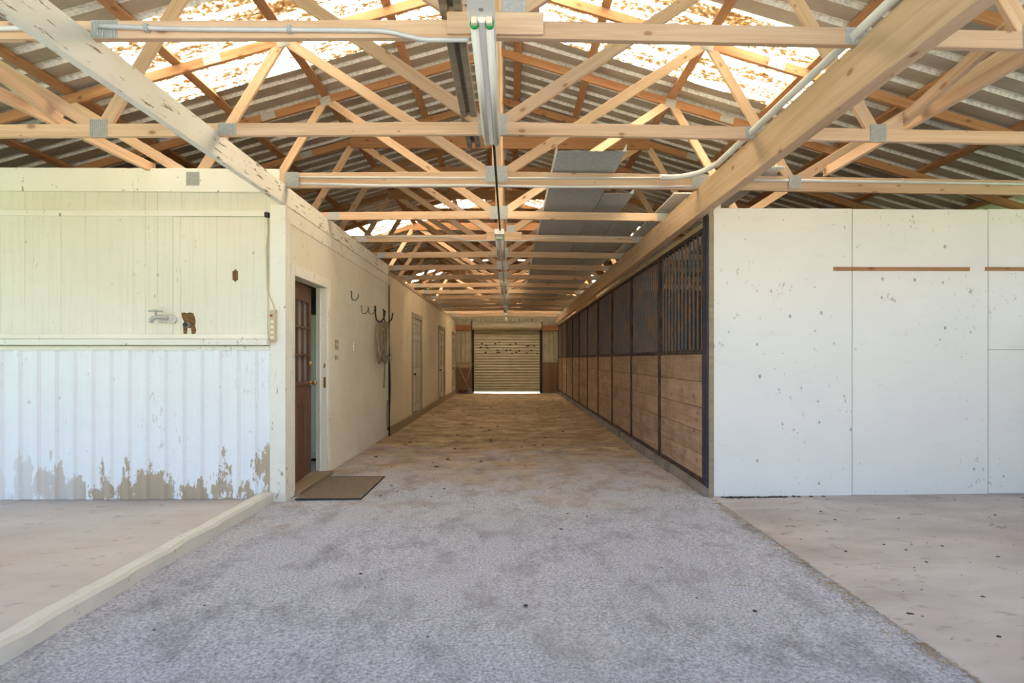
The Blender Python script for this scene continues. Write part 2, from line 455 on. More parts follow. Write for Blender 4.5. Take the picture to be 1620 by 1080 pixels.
# raised curb
m = MB(); N = 60
rings = []
for i in range(N + 1):
    y = -1.2 + (YF + .02 + 1.2) * i / N; w = .008 * math.sin(i * 1.3) + random.uniform(-.006, .006); h = .088 + random.uniform(-.004, .004)
    rings.append([(-2.165 + w * .5 + random.uniform(-.005, .005), y, -.03), (-2.172 + w, y, h - .02), (-2.19 + w, y, h), (-2.275 + w * .4, y, h - .006), (-2.29, y, -.03)])
vs = [p for r_ in rings for p in r_]; fs = []
for i in range(N):
    for j in range(4): a = i * 5 + j; fs.append((a, a + 1, a + 6, a + 5))
fs += [(0, 1, 2, 3, 4), (N * 5 + 4, N * 5 + 3, N * 5 + 2, N * 5 + 1, N * 5)]
m.add(vs, fs); struct('curb', m, CURB, 'low whitewashed concrete curb along the left slab', 'curb')

# ------------------------------------------------------------------ roof
RIBP = .235
Y0R, Y1R = -.75, 22.3
SKY = [(4.70, 5.93), (11.7, 12.9), (18.6, 19.8)]
def rib_section(ya, yb):
    """polyline in (y, dz) from ya to yb with trapezoid ribs; material index per segment"""
    pts = []; mats = []
    k = math.floor(ya / RIBP); y = k * RIBP
    raw = []
    while y < yb + RIBP:
        raw += [(y, 0, 0), (y + RIBP - .085, 0, 1), (y + RIBP - .065, .03, 1), (y + RIBP - .02, .03, 1)]
        y += RIBP
    seq = [(a, b, c) for a, b, c in raw]
    def interp(yy):
        for (a, b, c), (a2, b2, c2) in zip(seq, seq[1:]):
            if a <= yy <= a2 and a2 > a: return (yy, b + (b2 - b) * (yy - a) / (a2 - a), c)
    out = [interp(ya)] + [q for q in seq if ya + 1e-4 < q[0] < yb - 1e-4] + [interp(yb)]
    return out
def roof_patch(mb, sgn, xa, xb, ya, yb, split=True):
    sec = rib_section(ya, yb)
    base = .046 + .038
    pts = [Vector((0, y, dz)) for y, dz, c in sec]
    mats = [(1 if (sec[i][2] == 1) else 0) if split else 0 for i in range(len(sec) - 1)]
    al = [Vector((XR + sgn * x, 0, zt(x) + base + .002)) for x in (xa, xb)]
    mb.strip(pts, al, mats=mats)
nwin = 0
for sgn, nm in ((-1, 'left'), (1, 'right')):
    mb = MB(); segs = []
    y = Y0R
    lo = 3.45 if sgn < 0 else 3.30
    for a, b in SKY:
        a2, b2 = a + (.2 if sgn > 0 else 0), b + (.2 if sgn > 0 else 0)
        segs.append((y, a2, 0.07, 6.75)); segs.append((a2, b2, lo, 6.75)); segs.append((a2, b2, .07, .42)); y = b2
        p = MB(); roof_patch(p, sgn, .36, lo + .06, a2 - .03, b2 + .03, False)
        for i in range(len(p.v)): p.v[i] = (p.v[i][0], p.v[i][1], p.v[i][2] + .006)
        nwin += 1
        which = {4.70: 'nearest', 11.7: 'middle', 18.6: 'farthest'}[a]
        struct(f'window_{nwin}', p, SKYL, f'{which} leaf-strewn fibreglass skylight in the {nm} roof slope', 'skylight')
    segs.append((y, Y1R, .07, 6.75))
    for ya, yb, xa, xb in segs: roof_patch(mb, sgn, xa, xb, ya, yb)
    struct(f'roof_{nm}', mb, [ROOF, RIB], f'ribbed metal underside of the {nm} roof slope', 'roof')
# ridge cap; its run past the front part is added to block sun
m = MB()
for ya, yb in ((Y0R, 22.3),):
    m.add([(XR - .3, ya, zt(.3) + .145), (XR, ya, ZR + .155), (XR + .3, ya, zt(.3) + .145), (XR - .3, yb, zt(.3) + .145), (XR, yb, ZR + .155), (XR + .3, yb, zt(.3) + .145)], [(0, 1, 4, 3), (1, 2, 5, 4)])
struct('trim_1', m, ROOF, 'metal ridge cap along the roof peak', 'ridge cap')

# purlins
RANK = ['beside the ridge', 'second down from the ridge', 'third down from the ridge', 'fourth down from the ridge', 'fifth down from the ridge', 'sixth down from the ridge', 'lowest near the eave']
for sgn, nm in ((-1, 'left'), (1, 'right')):
    for k, x in enumerate((.22, 1.02, 1.98, 2.95, 3.92, 4.88, 5.85)):
        z = zt(x) + .0465 + .018
        o = board('roof_purlin', (XR + sgn * x, Y0R + .1, z), (XR + sgn * x, Y1R - .1, z), .036, .088, PINE_RED, side=(1, 0, -sgn * SL))
        tag(o, f'reddish brown purlin under the {nm} roof slope, {RANK[k]}', 'purlin', 'roof purlins')

# ------------------------------------------------------------------ trusses
def zc(x): return -.012 * abs(x)      # chords droop a little away from the middle
def make_truss(name, label, Y, wide=False, collar=False, block=False):
    T = thing(name, label, 'truss', (XR, Y, ZB), 'roof trusses')
    ch = .137 if wide else .089
    V = lambda x, z: Vector((XR + x, Y, ZB + z))
    for s in (-1, 1):
        board('bottom_chord', V(0, ch / 2), V(s * 6.5, ch / 2 + zc(6.5)), ch, .038, PINE, T)
        board('top_chord', V(0, ZR - ZB), V(s * 6.75, zt(6.75) - ZB), .089, .038, PINE_RED, T)
        def tc(x): return zt(x) - ZB
        board('web', V(s * .05, ch * .8), V(s * 1.95, tc(1.95) - .01), .086, .035, PINE, T)
        board('web', V(s * 1.99, tc(1.99) - .01), V(s * 2.76, ch * .7 + zc(2.8)), .086, .0345, PINE, T)
        board('web', V(s * 2.80, ch * .7 + zc(2.8)), V(s * 3.95, tc(3.95) - .01), .086, .034, PINE, T)
    board('king_post', V(0, ch * .6), V(0, ZR - ZB - .03), .086, .0355, PINE, T)
    if collar: board('collar_tie', V(-2.02, tc(1.95) - .03) + Vector((0, -.04, 0)), V(2.02, tc(1.95) - .03) + Vector((0, -.04, 0)), .16, .036, PINE_RED, T)
    if block: board('splice_block', V(-.19, .062) + Vector((0, -.029, 0)), V(.29, .062) + Vector((0, -.029, 0)), .11, .02, PINE, T)
    ff = -.0215 - (.022 if wide else 0)
    def plate(x, z, w, h, rot=0.0, y=ff):
        P = MB(); hw, hh = w / 2, h / 2
        P.box(-hw, hw, -.0015, .0015, -hh, hh)
        for i in range(int(w / .014)):
            xx = -hw + .007 + i * .014
            P.box(xx - .003, xx + .003, -.004, -.0014, -hh + .006, hh - .006)
        o = P.build('nail_plate', ZINC, None); o.parent = T
        o.location = (x, y, z); o.rotation_euler = (0, rot, 0)
    ctr = ch / 2
    plate(0, ch * .75, .20, .15) if not block else plate(.14, ch + .07, .12, .10)
    for s in (-1, 1):
        plate(s * 1.88, ctr + zc(1.9), .13, ch * .97)
        plate(s * 2.78, ctr + .012 + zc(2.8), .12, .125)
        a = s * math.atan(SL)
        plate(s * 1.97, ZR - SL * 1.97 - ZB - .015, .12, .10, a, -.0215)
        plate(s * 2.62, ZR - SL * 2.62 - ZB, .16, .085, a, -.0215)
    return T
def copy_tree(o, parent=None):
    c = o.copy(); COL.objects.link(c)
    if parent: c.parent = parent
    for ch in list(o.children): copy_tree(ch, c)
    return c
TY = [2.86 + 1.22 * i for i in range(16)]
NT_ = [f'front pine roof truss with a patch board on its middle and conduit along it',
       'second pine roof truss from the front, its chord passing behind the fluorescent tubes',
       'third pine roof truss from the front, deep chord over the two front walls',
       'fourth pine roof truss from the front, just past the front walls']
T1 = make_truss('roof_truss', NT_[0], TY[0], block=True)
T2 = make_truss('roof_truss', NT_[1], TY[1])
T3 = make_truss('roof_truss', NT_[2], TY[2], wide=True)
T4 = copy_tree(T2); T4.location = (XR, TY[3], ZB); T4['label'] = NT_[3]
T5 = make_truss('roof_truss', 'fifth pine roof truss from the front, with a red collar board and a patch board', TY[4], collar=True, block=True)
T6 = make_truss('roof_truss', 'sixth pine roof truss from the front, with a red collar board', TY[5], collar=True)
for i in range(6, 16):
    o = copy_tree(T6); o.location = (XR, TY[i], ZB)
    o['label'] = (f'{ORD[i]} pine roof truss from the front, with a red collar board' if i < 15 else 'last pine roof truss, against the back wall above the roll-up door')

# loose bracing laid on the chords
Q = 'loose braces on the trusses'
zz = ZB + .137 + .02
def brace(p0, p1, lab, cat='brace', mat=PINE, w=.038, t=.085):
    o = board('timber_brace', p0, p1, t, w, mat, side=(1, 0, 0)); return tag(o, lab, cat, Q)
brace((-3.62, 1.9, 3.12), (-3.30, 5.33, 3.065), 'long pine brace lying on the chords above the left bay')
brace((-3.34, 2.2, 3.46), (-3.24, 4.16, 3.03), 'short pine brace rising from the second truss above the left bay')
brace((3.08, 1.9, 3.10), (2.98, 5.33, 3.065), 'long pine brace lying on the chords above the right bay')
brace((2.93, 2.4, 3.42), (2.86, 4.10, 3.03), 'short pine brace rising from the second truss above the right bay')
o = board('loose_board', (-4.2, 5.55, 3.07), (-2.62, 5.50, 3.065), .02, .10, PINE); tag(o, 'loose pine board lying above the left front wall, longer of two', 'board', 'boards on the left wall')
o = board('loose_board', (-3.4, 5.66, 3.085), (-2.3, 5.62, 3.08), .02, .09, DRY); tag(o, 'loose board lying above the left front wall, shorter of two', 'board', 'boards on the left wall')
# weathered channel strip near the ridge side
m = MB(); zz2 = ZB + .12
m.box(-.345, -.305, 1.2, 4.68, zz2, zz2 + .035); m.box(-.275, -.235, 1.2, 4.66, zz2, zz2 + .035); m.box(-.345, -.235, 1.2, 4.64, zz2 + .035, zz2 + .05)
tag(m.build('weathered_strip', PINE_GREY, bevel=.003), 'weathered grey double strip lying across the front trusses left of the light', 'strip')

# ------------------------------------------------------------------ long beams
m = MB(); m.box(XL - .05, XL, -.5, YF + .03, ZB - .186, ZB - .001)
m.box(XL - .05, XL - .004, YF + .035, 9.72, ZB - .18, ZB - .001)
tag(m.build('beam', W_BEAM, bevel=.004), 'chipped white beam under the trusses along the left side', 'beam', kind='structure')
o = board('beam', (1.80, -.5, ZB - .13), (1.80, YB, ZB - .13), .258, .086, PINE, side=(1, 0, 0), bevel=.005)
tag(o, 'bare pine beam under the trusses along the stall side', 'beam', kind='structure')

# ------------------------------------------------------------------ front-left wall
XE = -6.35
fl = MB(); fl.box(XE, XL - .05, YF, YF + .1, 0.01, 2.905)
# opening is shallow: recessed holes are built as dark cavities on the face
WFL = struct('wall_front_left', fl, W_PANEL, 'cream grooved panel wall of the left front bay', 'wall')
def zL(py): return wz(py, -4, YF - .02)
# upper fascia, rail, cover panel
m = MB(); m.box(XE, XL - .06, YF - .040, YF - .018, 2.835, 3.048)
struct('trim_2', m, W_TRIM, 'white board along the top of the left front wall', 'trim', bevel=.003)
m = MB(); m.box(XE, wx(421, YF), YF - .022, YF - .001, zL(341), zL(332))
struct('trim_3', m, W_TRIM, 'narrow white batten across the left front wall', 'trim', bevel=.002)
m = MB(); m.box(wx(275.5, YF), wx(424, YF), YF - .016, YF - .001, zL(528), zL(342))
g_ = MB().box(wx(274.2, YF), wx(275.4, YF), YF - .004, YF - .0005, zL(528), zL(342)).build('panel_gap', DARK, WFL)
c = m.build('access_panel', W_PANEL, None, bevel=.002); c.parent = WFL; c['label'] = 'raised cover panel'
m = MB(); m.box(XE, wx(426, YF), YF - .03, YF - .001, zL(536), zL(528))
struct('trim_4', m, W_TRIM, 'white strip standing at the back of the left ledge', 'trim', bevel=.002)
m = MB(); m.box(XE, wx(432, YF), YF - .14, YF - .001, zL(546) , zL(537))
struct('trim_5', m, W_TRIM, 'chipped white wooden ledge on the left front wall', 'ledge', bevel=.004)
m = MB(); m.box(XE, wx(430, YF), YF - .05, YF - .001, zL(554), zL(547))
struct('trim_6', m, W_TRIM, 'chipped white batten under the ledge', 'trim', bevel=.003)
# ribbed siding
sec = []; x = XE
while x < wx(429, YF) - .17:
    sec += [(x - .005, YF - .014), (x - .003, YF - .001), (x, YF - .001), (x + .002, YF - .032), (x + .010, YF - .036), (x + .052, YF - .036), (x + .078, YF - .018), (x + .150, YF - .014), (x + .161, YF - .016)]
    x += .165
sec.append((wx(429, YF), YF - .03))
m = MB(); m.strip([Vector((a, b, 0)) for a, b in sec], [Vector((0, 0, .015)), Vector((0, 0, zL(552)))])
c = m.build('metal_siding', W_METAL, None, solid=.002); c.parent = WFL; c['label'] = 'white ribbed metal siding peeling to tan at the bottom'
# corner boards
m = MB(); m.box(wx(430, YF), XL + .004, YF - .045, YF - .002, -.02, ZB - .19)
m.box(XL - .045, XL + .004, YF - .002, YF + .075, -.02, ZB - .19)
struct('trim_7', m, W_TRIM, 'white corner boards of the left bay beside the brown door', 'trim', bevel=.003)

# ------------------------------------------------------------------ left aisle wall with the brown door
DY0, DY1, DZ0, DZ1 = 5.47, 6.45, .04, 2.10
m = MB()
m.box(XL - .12, XL - .008, YF + .1, DY0, 0, 2.72); m.box(XL - .12, XL - .008, DY1, 9.72, 0, 2.72); m.box(XL - .12, XL - .008, DY0, DY1, DZ1, 2.72)
struct('wall_left', m, W_AISLE, 'white grooved wall along the left of the aisle', 'wall')
m = MB(); m.box(XL - .03, XL - .002, YF + .08, 9.72, 2.575, ZB - .19)
struct('trim_8', m, W_TRIM, 'weathered white board under the left beam', 'trim', bevel=.003)
# door casing
m = MB(); m.box(XL - .01, XL + .012, DY0 - .09, DY0, 0, DZ1 + .10); m.box(XL - .01, XL + .012, DY1 + .012, DY1 + .115, 0, DZ1 + .10); m.box(XL - .01, XL + .012, DY0, DY1 + .012, DZ1, DZ1 + .10)
struct('trim_9', m, W_TRIM, 'white casing around the brown door', 'door casing', bevel=.003)
D1 = thing('door_1', 'brown nine-pane door standing ajar in the left wall', 'door', (XL - .062, DY0 + .03, .05), kind='structure')
m = MB(); m.box(XL - .12, XL + .006, DY0 - .004, DY0 + .022, 0, DZ1); m.build('jamb', DRY, D1, bevel=.002)
m = MB(); m.box(XL - .075, XL + .006, DY1 - .022, DY1 + .01, 0, DZ1); m.box(XL - .075, XL - .06, DY1 - .034, DY1 - .022, 0, DZ1); j = m.build('jamb', W_TRIM, D1, bevel=.002)
m = MB(); m.box(XL - .12, XL + .07, DY0 - .02, DY1 + .02, -.02, .045); m.build('threshold', SILLW, D1, bevel=.005)
m = MB(); m.box(XL - .03, XL - .002, DY1 - .026, DY1 - .0215, .98, 1.10); m.box(XL - .028, XL - .006, DY1 - .026, DY1 - .0215, 1.2, 1.25); m.build('strike_plate', BRASS, D1)
ang = R(5.0); DW = .84; DT = .042; ZD0, ZD1 = .055, 2.085
hx, hy = XL - .062, DY0 + .028
Mx = Matrix.Translation((hx, hy, 0)) @ Matrix.Rotation(ang, 4, 'Z')
def dbox(mb, u0, u1, v0, v1, z0, z1):          # u along the door, v towards the aisle
    vs = [Mx @ Vector((v, u, z)) for z in (z0, z1) for u in (u0, u1) for v in (v0, v1)]
    mb.add(vs, [(0, 2, 3, 1), (4, 5, 7, 6), (0, 1, 5, 4), (2, 6, 7, 3), (0, 4, 6, 2), (1, 3, 7, 5)])
m = MB(); GZ0, GZ1, GU0, GU1 = 1.06, 1.92, .10, .72
dbox(m, 0, GU0, -DT, 0, ZD0, ZD1); dbox(m, GU1, DW, -DT, 0, ZD0, ZD1); dbox(m, GU0, GU1, -DT, 0, GZ1, ZD1); dbox(m, GU0, GU1, -DT, 0, ZD0, GZ0)
leaf = m.build('door_leaf', BLADE, D1)
m = MB()
for u0, u1 in ((.10, .38), (.46, .74)):
    for z0, z1 in ((.20, .86),):
        dbox(m, u0, u1, 0, .006, z0, z0 + .03); dbox(m, u0, u1, 0, .006, z1 - .03, z1); dbox(m, u0, u0 + .03, 0, .006, z0, z1); dbox(m, u1 - .03, u1, 0, .006, z0, z1); dbox(m, u0 + .06, u1 - .06, 0, .005, z0 + .06, z1 - .06)
m.build('raised_panel', BLADE, leaf)
m = MB(); fu = .03
dbox(m, GU0 - .02, GU1 + .02, 0, .012, GZ0 - .03, GZ0 + .012); dbox(m, GU0 - .02, GU1 + .02, 0, .012, GZ1 - .012, GZ1 + .03); dbox(m, GU0 - .02, GU0 + .012, 0, .012, GZ0, GZ1); dbox(m, GU1 - .012, GU1 + .02, 0, .012, GZ0, GZ1)
for k in (1, 2):
    u = GU0 + (GU1 - GU0) * k / 3; dbox(m, u - .012, u + .012, -.018, .008, GZ0, GZ1)
    z = GZ0 + (GZ1 - GZ0) * k / 3; dbox(m, GU0, GU1, -.018, .008, z - .012, z + .012)
m.build('glazing_bars', BLADE, leaf)
for a in range(3):
    for b in range(3):
        m = MB(); u0 = GU0 + (GU1 - GU0) * a / 3; z0 = GZ0 + (GZ1 - GZ0) * b / 3
        dbox(m, u0 + .004, u0 + (GU1 - GU0) / 3 - .004, -.024, -.019, z0 + .004, z0 + (GZ1 - GZ0) / 3 - .004); m.build('pane', GLASS, leaf)
for zc_, pr, nm in ((1.04, [(0, .032), (.006, .032), (.010, .014), (.035, .013), (.042, .026), (.058, .031), (.070, .024), (.076, .004)], 'knob'), (1.25, [(0, .03), (.012, .028), (.018, .018), (.03, .016), (.032, .004)], 'deadbolt')):
    m = MB(); m.lathe(Mx @ Vector((0, DW - .06, zc_)), Mx.to_3x3() @ Vector((1, 0, 0)), pr, 16); m.build(nm, BRASS, leaf, smooth=True)
# the room behind the door
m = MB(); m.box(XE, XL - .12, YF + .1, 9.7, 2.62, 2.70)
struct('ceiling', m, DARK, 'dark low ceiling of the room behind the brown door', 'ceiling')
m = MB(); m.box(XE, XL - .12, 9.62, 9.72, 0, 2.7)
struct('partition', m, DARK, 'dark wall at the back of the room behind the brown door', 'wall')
m = MB(); m.box(XE - .1, XE, YF, 5.45, 0, 2.75); m.box(XE - .1, XE, 8.2, YB, 0, 2.75); m.box(XE - .1, XE, 5.45, 8.2, 0, .12); m.box(XE - .1, XE, 5.45, 8.2, 2.5, 2.75)
struct('wall_far_left', m, W_PANEL, 'outer wall of the left rooms', 'wall')
CB = thing('tall_cabinet', 'pale blue-white tall cabinet inside the room, seen through the gap of the brown door', 'cabinet', (-2.55, 7.55, .012))
m = MB(); m.box(-3.05, -2.30, 7.2, 7.8, .05, 1.86); m.build('body', W_ENAMEL, CB, bevel=.01)
m = MB(); m.box(-3.045, -2.305, 7.165, 7.198, .12, 1.855); m.build('door', W_ENAMEL, CB, bevel=.008)
m = MB(); m.box(-3.0, -2.35, 7.23, 7.77, .012, .05); m.build('base', BLACK, CB)

# ------------------------------------------------------------------ cream panel wall further back
XC = XL + .01
m = MB(); y = 9.74; cuts = [9.74, 10.96, 12.18, 13.4, 14.62, 15.84, 17.06, 18.28, 19.5, 20.72, YB]
doors = [(651.5, 667), (693.5, 703.5), (714.8, 720)]
dsp = []
for a, b in doors: dsp.append((wy(a, XC), wy(b, XC)))
dsp = [(11.95, 13.12), (16.05, 17.75), (20.0, 21.2)] if False else dsp
ys = sorted(set(cuts + [q for d in dsp for q in d]))
for a, b in zip(ys, ys[1:]):
    mid = (a + b) / 2; z0 = 0
    for d in dsp:
        if d[0] - 1e-4 <= mid <= d[1] + 1e-4: z0 = 2.27
    m.box(XC - .1, XC, a + (.003 if a in cuts else 0), b - (.003 if b in cuts else 0), z0, 2.735)
struct('wall_left_back', m, W_CREAM, 'cream panel wall with three pale doors down the left', 'wall')
m = MB(); m.box(XC - .16, XC - .12, 9.74, YB, 0, 2.7); struct('partition_back', m, DARK, 'dark backing behind the cream panel wall', 'wall')
for a, b in zip([9.74] + [d[1] for d in dsp], [d[0] for d in dsp] + [YB]):
    pass
m = MB(); m.box(XC, XC + .03, 9.74, YB, -.02, .15)
struct('baseboard_left', m, DRY, 'tan baseboard along the cream panel wall', 'baseboard', bevel=.004)
m = MB(); m.box(XC - .05, XC + .01, 9.74, YB, 2.735, 2.80)
struct('trim_10', m, DRY, 'top plate along the cream panel wall', 'trim', bevel=.004)
WH = ['nearest of three pale panel doors in the cream wall', 'middle of three pale panel doors in the cream wall', 'farthest of three pale panel doors in the cream wall']
for k, (a, b) in enumerate(dsp):
    D = thing(f'door_{k + 2}', WH[k], 'door', (XC, (a + b) / 2, .15), kind='structure')
    m = MB(); fw = .09
    m.box(XC - .05, XC + .018, a - .01, a + fw, .15, 2.29); m.box(XC - .05, XC + .018, b - fw, b + .01, .15, 2.29); m.box(XC - .05, XC + .018, a + fw, b - fw, 2.19, 2.29)
    m.build('door_frame', W_DOOR_D, D, bevel=.004)
    m = MB(); a2, b2 = a + fw, b - fw; m.box(XC - .05, XC - .012, a2, b2, .16, 2.19); lf = m.build('door_leaf', W_DOOR, D)
    m = MB(); w = b2 - a2
    for (u0, u1) in ((.10, .44), (.56, .90)):
        for z0, z1 in ((.32, .92), (1.10, 1.72), (1.84, 2.07)):
            ya, yb = a2 + w * u0, a2 + w * u1
            m.box(XC - .012, XC - .002, ya, yb, z0, z0 + .022); m.box(XC - .012, XC - .002, ya, yb, z1 - .022, z1); m.box(XC - .012, XC - .002, ya, ya + .03, z0, z1); m.box(XC - .012, XC - .002, yb - .03, yb, z0, z1)
    m.build('raised_panel', W_DOOR_D, lf)
    m = MB(); m.lathe((XC - .012, a2 + .1 * w + .02, .98), (1, 0, 0), [(0, .03), (.006, .03), (.012, .012), (.035, .012), (.045, .028), (.06, .028), (.068, .004)]); m.build('knob', IRON, lf, smooth=True)

# ------------------------------------------------------------------ fittings on the left aisle wall
def wallp(px, py): return onx(px, py, XL)
p = wallp(533, 545)
t = thing('switch_plate', 'beige double switch plate on the white wall beside the brown door', 'switch', p)
m = MB(); m.box(XL - .008, XL + .004, p.y - .06, p.y + .06, p.z - .058, p.z + .058); m.build('plate', SWITCH, t, bevel=.002)
for q in (-.028, .028):
    m = MB(); m.box(XL + .004, XL + .012, p.y + q - .006, p.y + q + .006, p.z - .012, p.z + .016); m.build('toggle', CREAMP, t)
p = wallp(533, 565); m = MB(); m.box(XL - .01, XL + .003, p.y - .055, p.y + .045, p.z - .028, p.z + .024)
tag(m.build('wall_patch', SWITCH, bevel=.003), 'small brown patch on the white wall below the double switch', 'patch')
p = wallp(561, 548)
t = thing('outlet_plate', 'single beige outlet plate on the white wall between switch and hose', 'outlet', p)
m = MB(); m.box(XL - .008, XL + .004, p.y - .035, p.y + .035, p.z - .06, p.z + .06); m.build('plate', CREAMP, t, bevel=.002)
for q in (-.025, .025):
    m = MB(); m.box(XL + .004, XL + .006, p.y - .014, p.y + .014, p.z + q - .013, p.z + q + .013); m.build('socket', SWITCH, t)
def hook(px, py, lab, h=.13, r=.007, big=False):
    p = wallp(px, py); m = MB(); pts = []
    k = 1.6 if big else 1.0
    pts = [(XL - .006, p.y, p.z + h * .5), (XL + .01, p.y, p.z + h * .45), (XL + .012, p.y, p.z), (XL + .02 * k, p.y, p.z - h * .38), (XL + .055 * k, p.y + .01, p.z - h * .45), (XL + .085 * k, p.y + .02, p.z - h * .2), (XL + .095 * k, p.y + .02, p.z + h * .25)]
    m.tube(smooth_path(pts, 6), r, 8)
    return tag(m.build('wall_hook', IRON, smooth=True), lab, 'hook', 'iron hooks on the white wall')
hook(555, 468, 'iron hook highest on the white wall, just right of the brown door', .12, .005)
hook(571, 490, 'thin iron hook on the white wall, left of two in a pair', .11, .0045)
hook(582, 491, 'thin iron hook on the white wall, right of two in a pair', .11, .0045)
h1 = hook(593, 497, 'iron hook holding the left end of the coiled hose', .24, .011, True)
h2 = hook(606, 500, 'iron hook holding the right end of the coiled hose', .22, .011, True)
# hose coil
hp = wallp(598.5, 507); hy0, hz0 = hp.y, hp.z
m = MB(); pts = []
for k in range(6):
    lean = (k - 2.5) * .05; w = .24 + .05 * math.sin(k * 2.1); L = .58 + .08 * math.sin(k * 1.7 + 1)
    for i in range(24):
        a = 2 * math.pi * i / 24
        pts.append((XL + .045 + .012 * k + .01 * math.sin(a * 2), hy0 + lean + w * math.sin(a) * (1 - .15 * math.cos(a)), hz0 - .02 - L / 2 + L / 2 * math.cos(a)))
pts += [(XL + .10, hy0 + .1, hz0 - .3), (XL + .10, hy0 + .04, hz0 - .6), (XL + .08, hy0 + .08, hz0 - .8), (XL + .06, hy0 + .14, hz0 - .98)]
m.tube(smooth_path(pts, 2), .011, 8)
hose = thing('garden_hose', 'coiled brown hose hanging on the iron hooks of the white wall', 'hose', (XL + .05, hy0, hz0))
m.build('hanging_coil', HOSEM, hose, smooth=True)
m = MB(); m.cyl((XL + .06, hy0 + .14, hz0 - .98), (XL + .055, hy0 + .16, hz0 - 1.06), .017, .02, 12); m.build('coupling', BRASS, hose, smooth=True)
# wall tap with riser at the corner
tp = wallp(613, 566)
tapT = thing('standpipe_tap', 'iron water pipe with a tap at the corner right of the hose', 'tap', (XL + .03, tp.y, 0))
m = MB(); m.tube([(XL + .03, tp.y, .0), (XL + .03, tp.y, tp.z), (XL + .025, tp.y + .02, 2.55)], [.014, .014, .009]); m.build('pipe', IRON, tapT, smooth=True)
m = MB(); m.tube(smooth_path([(XL + .03, tp.y, tp.z), (XL + .08, tp.y - .1, tp.z + .01), (XL + .10, tp.y - .2, tp.z), (XL + .10, tp.y - .24, tp.z - .07)], 5), .016, 10)
m.cyl((XL + .085, tp.y - .1, tp.z), (XL + .085, tp.y - .1, tp.z + .07), .012); m.build('spout', ZINC, tapT, smooth=True)
m = MB(); m.box(XL + .08, XL + .09, tp.y - .16, tp.y - .04, tp.z + .065, tp.z + .078); m.build('handle', ZINC, tapT, bevel=.003)
m = MB(); m.tube(smooth_path([(XL + .045, tp.y - .02, tp.z - .1), (XL + .06, tp.y - .05, tp.z - .5), (XL + .06, tp.y - .12, tp.z - .95), (XL + .05, tp.y - .2, tp.z - 1.2), (XL + .05, tp.y - .26, tp.z - .95), (XL + .045, tp.y - .2, tp.z - .7)], 6), .006, 6)
tag(m.build('hanging_cord', IRON, smooth=True), 'thin dark cord looped below the tap at the wall corner', 'cord')
# door mat
m = MB(); m.box(-1.98, -1.38, 5.30, 6.28, .0, .010)
t = thing('door_mat', 'brown worn mat on the asphalt before the brown door', 'mat', (-1.68, 5.8, .0)); m.build('pile', MATM, t, bevel=.003)
m = MB()
for a in ((-1.98, -1.372, 5.288, 5.30), (-1.98, -1.372, 6.28, 6.292), (-1.38, -1.372, 5.288, 6.292)): m.box(a[0], a[1], a[2], a[3], 0, .012)
m.build('edging', BLACK, t)

# ------------------------------------------------------------------ fittings on the front-left wall
yf = YF - .017
p = at(257, 503, yf)
t = thing('garden_tap', 'grey garden tap poking from the left front wall above the ledge', 'tap', p)
m = MB(); m.lathe(p + Vector((.05, .005, 0)), (0, -1, 0), [(0, .035), (.006, .034), (.008, .02)], 14); m.build('flange', ZINC, t, smooth=True)
m = MB(); m.tube(smooth_path([p + Vector((.05, 0, -.005)), p + Vector((.04, -.05, 0)), p + Vector((0, -.07, .005)), p + Vector((-.045, -.075, -.01)), p + Vector((-.06, -.075, -.045))], 5), [.02] * 20 + [.017], 12)
m.cyl(p + Vector((-.015, -.07, 0)), p + Vector((-.02, -.07, .055)), .014, .009); m.build('spout', ZINC, t, smooth=True)
m = MB(); m.tube([p + Vector((-.085, -.07, .06)), p + Vector((-.02, -.07, .063)), p + Vector((.045, -.07, .06))], [.007, .010, .007], 8); m.build('handle', ZINC, t, smooth=True)
m = MB(); m.prism([p + Vector(v) for v in ((-.03, 0, -.04), (.12, 0, -.05), (.14, 0, -.02), (.12, 0, .02), (.05, 0, .03), (0, 0, .035))], (0, -.02, 0)); m.build('putty', CURB, t, bevel=.006)
# broken hole with a pipe stub
p = at(300, 512, yf); W_ = .105
HP = MB(); prof = [(-.075, .10), (-.05, .105), (-.03, .098), (0, .104), (.03, .10), (.045, .07), (.055, .03), (.05, -.02), (.06, -.06), (.05, -.10), (.02, -.098), (.012, -.04), (-.02, -.04), (-.025, -.10), (-.055, -.10), (-.06, -.03), (-.05, .02), (-.07, .06)]
HP.prism([p + Vector((a, .004, b)) for a, b in prof], (0, -.005, 0)); c = HP.build('broken_hole', ORANGE, None); c.parent = WFL; c['label'] = 'broken hole showing brown wood'
t = thing('pipe_stub', 'capped grey pipe end in the broken hole of the left front wall', 'pipe', p)
m = MB(); m.tube([p + Vector((-.012, -.002, -.012)), p + Vector((-.012, -.05, -.012))], .024, 16, cap=False); m.lathe(p + Vector((-.012, -.05, -.012)), (0, 1, 0), [(0, .025), (.0, .015), (.03, .014)], 16); m.build('pipe', ZINC, t, smooth=True)
m = MB(); m.lathe(p + Vector((-.012, -.035, -.012)), (0, -1, 0), [(0, .0135), (.002, .0135)], 14); m.build('bore', BLACK, t)
p = at(372, 436, yf); m = MB(); m.prism([p + Vector((a, .004, b)) for a, b in ((-.024, .045), (-.008, .045), (-.004, .058), (.01, .058), (.012, .045), (.026, .045), (.026, -.04), (.012, -.043), (.008, -.055), (-.006, -.055), (-.01, -.043), (-.024, -.04))], (0, -.005, 0))
c = m.build('outlet_cutout', ORANGE, None); c.parent = WFL; c['label'] = 'empty brown outlet cutout'
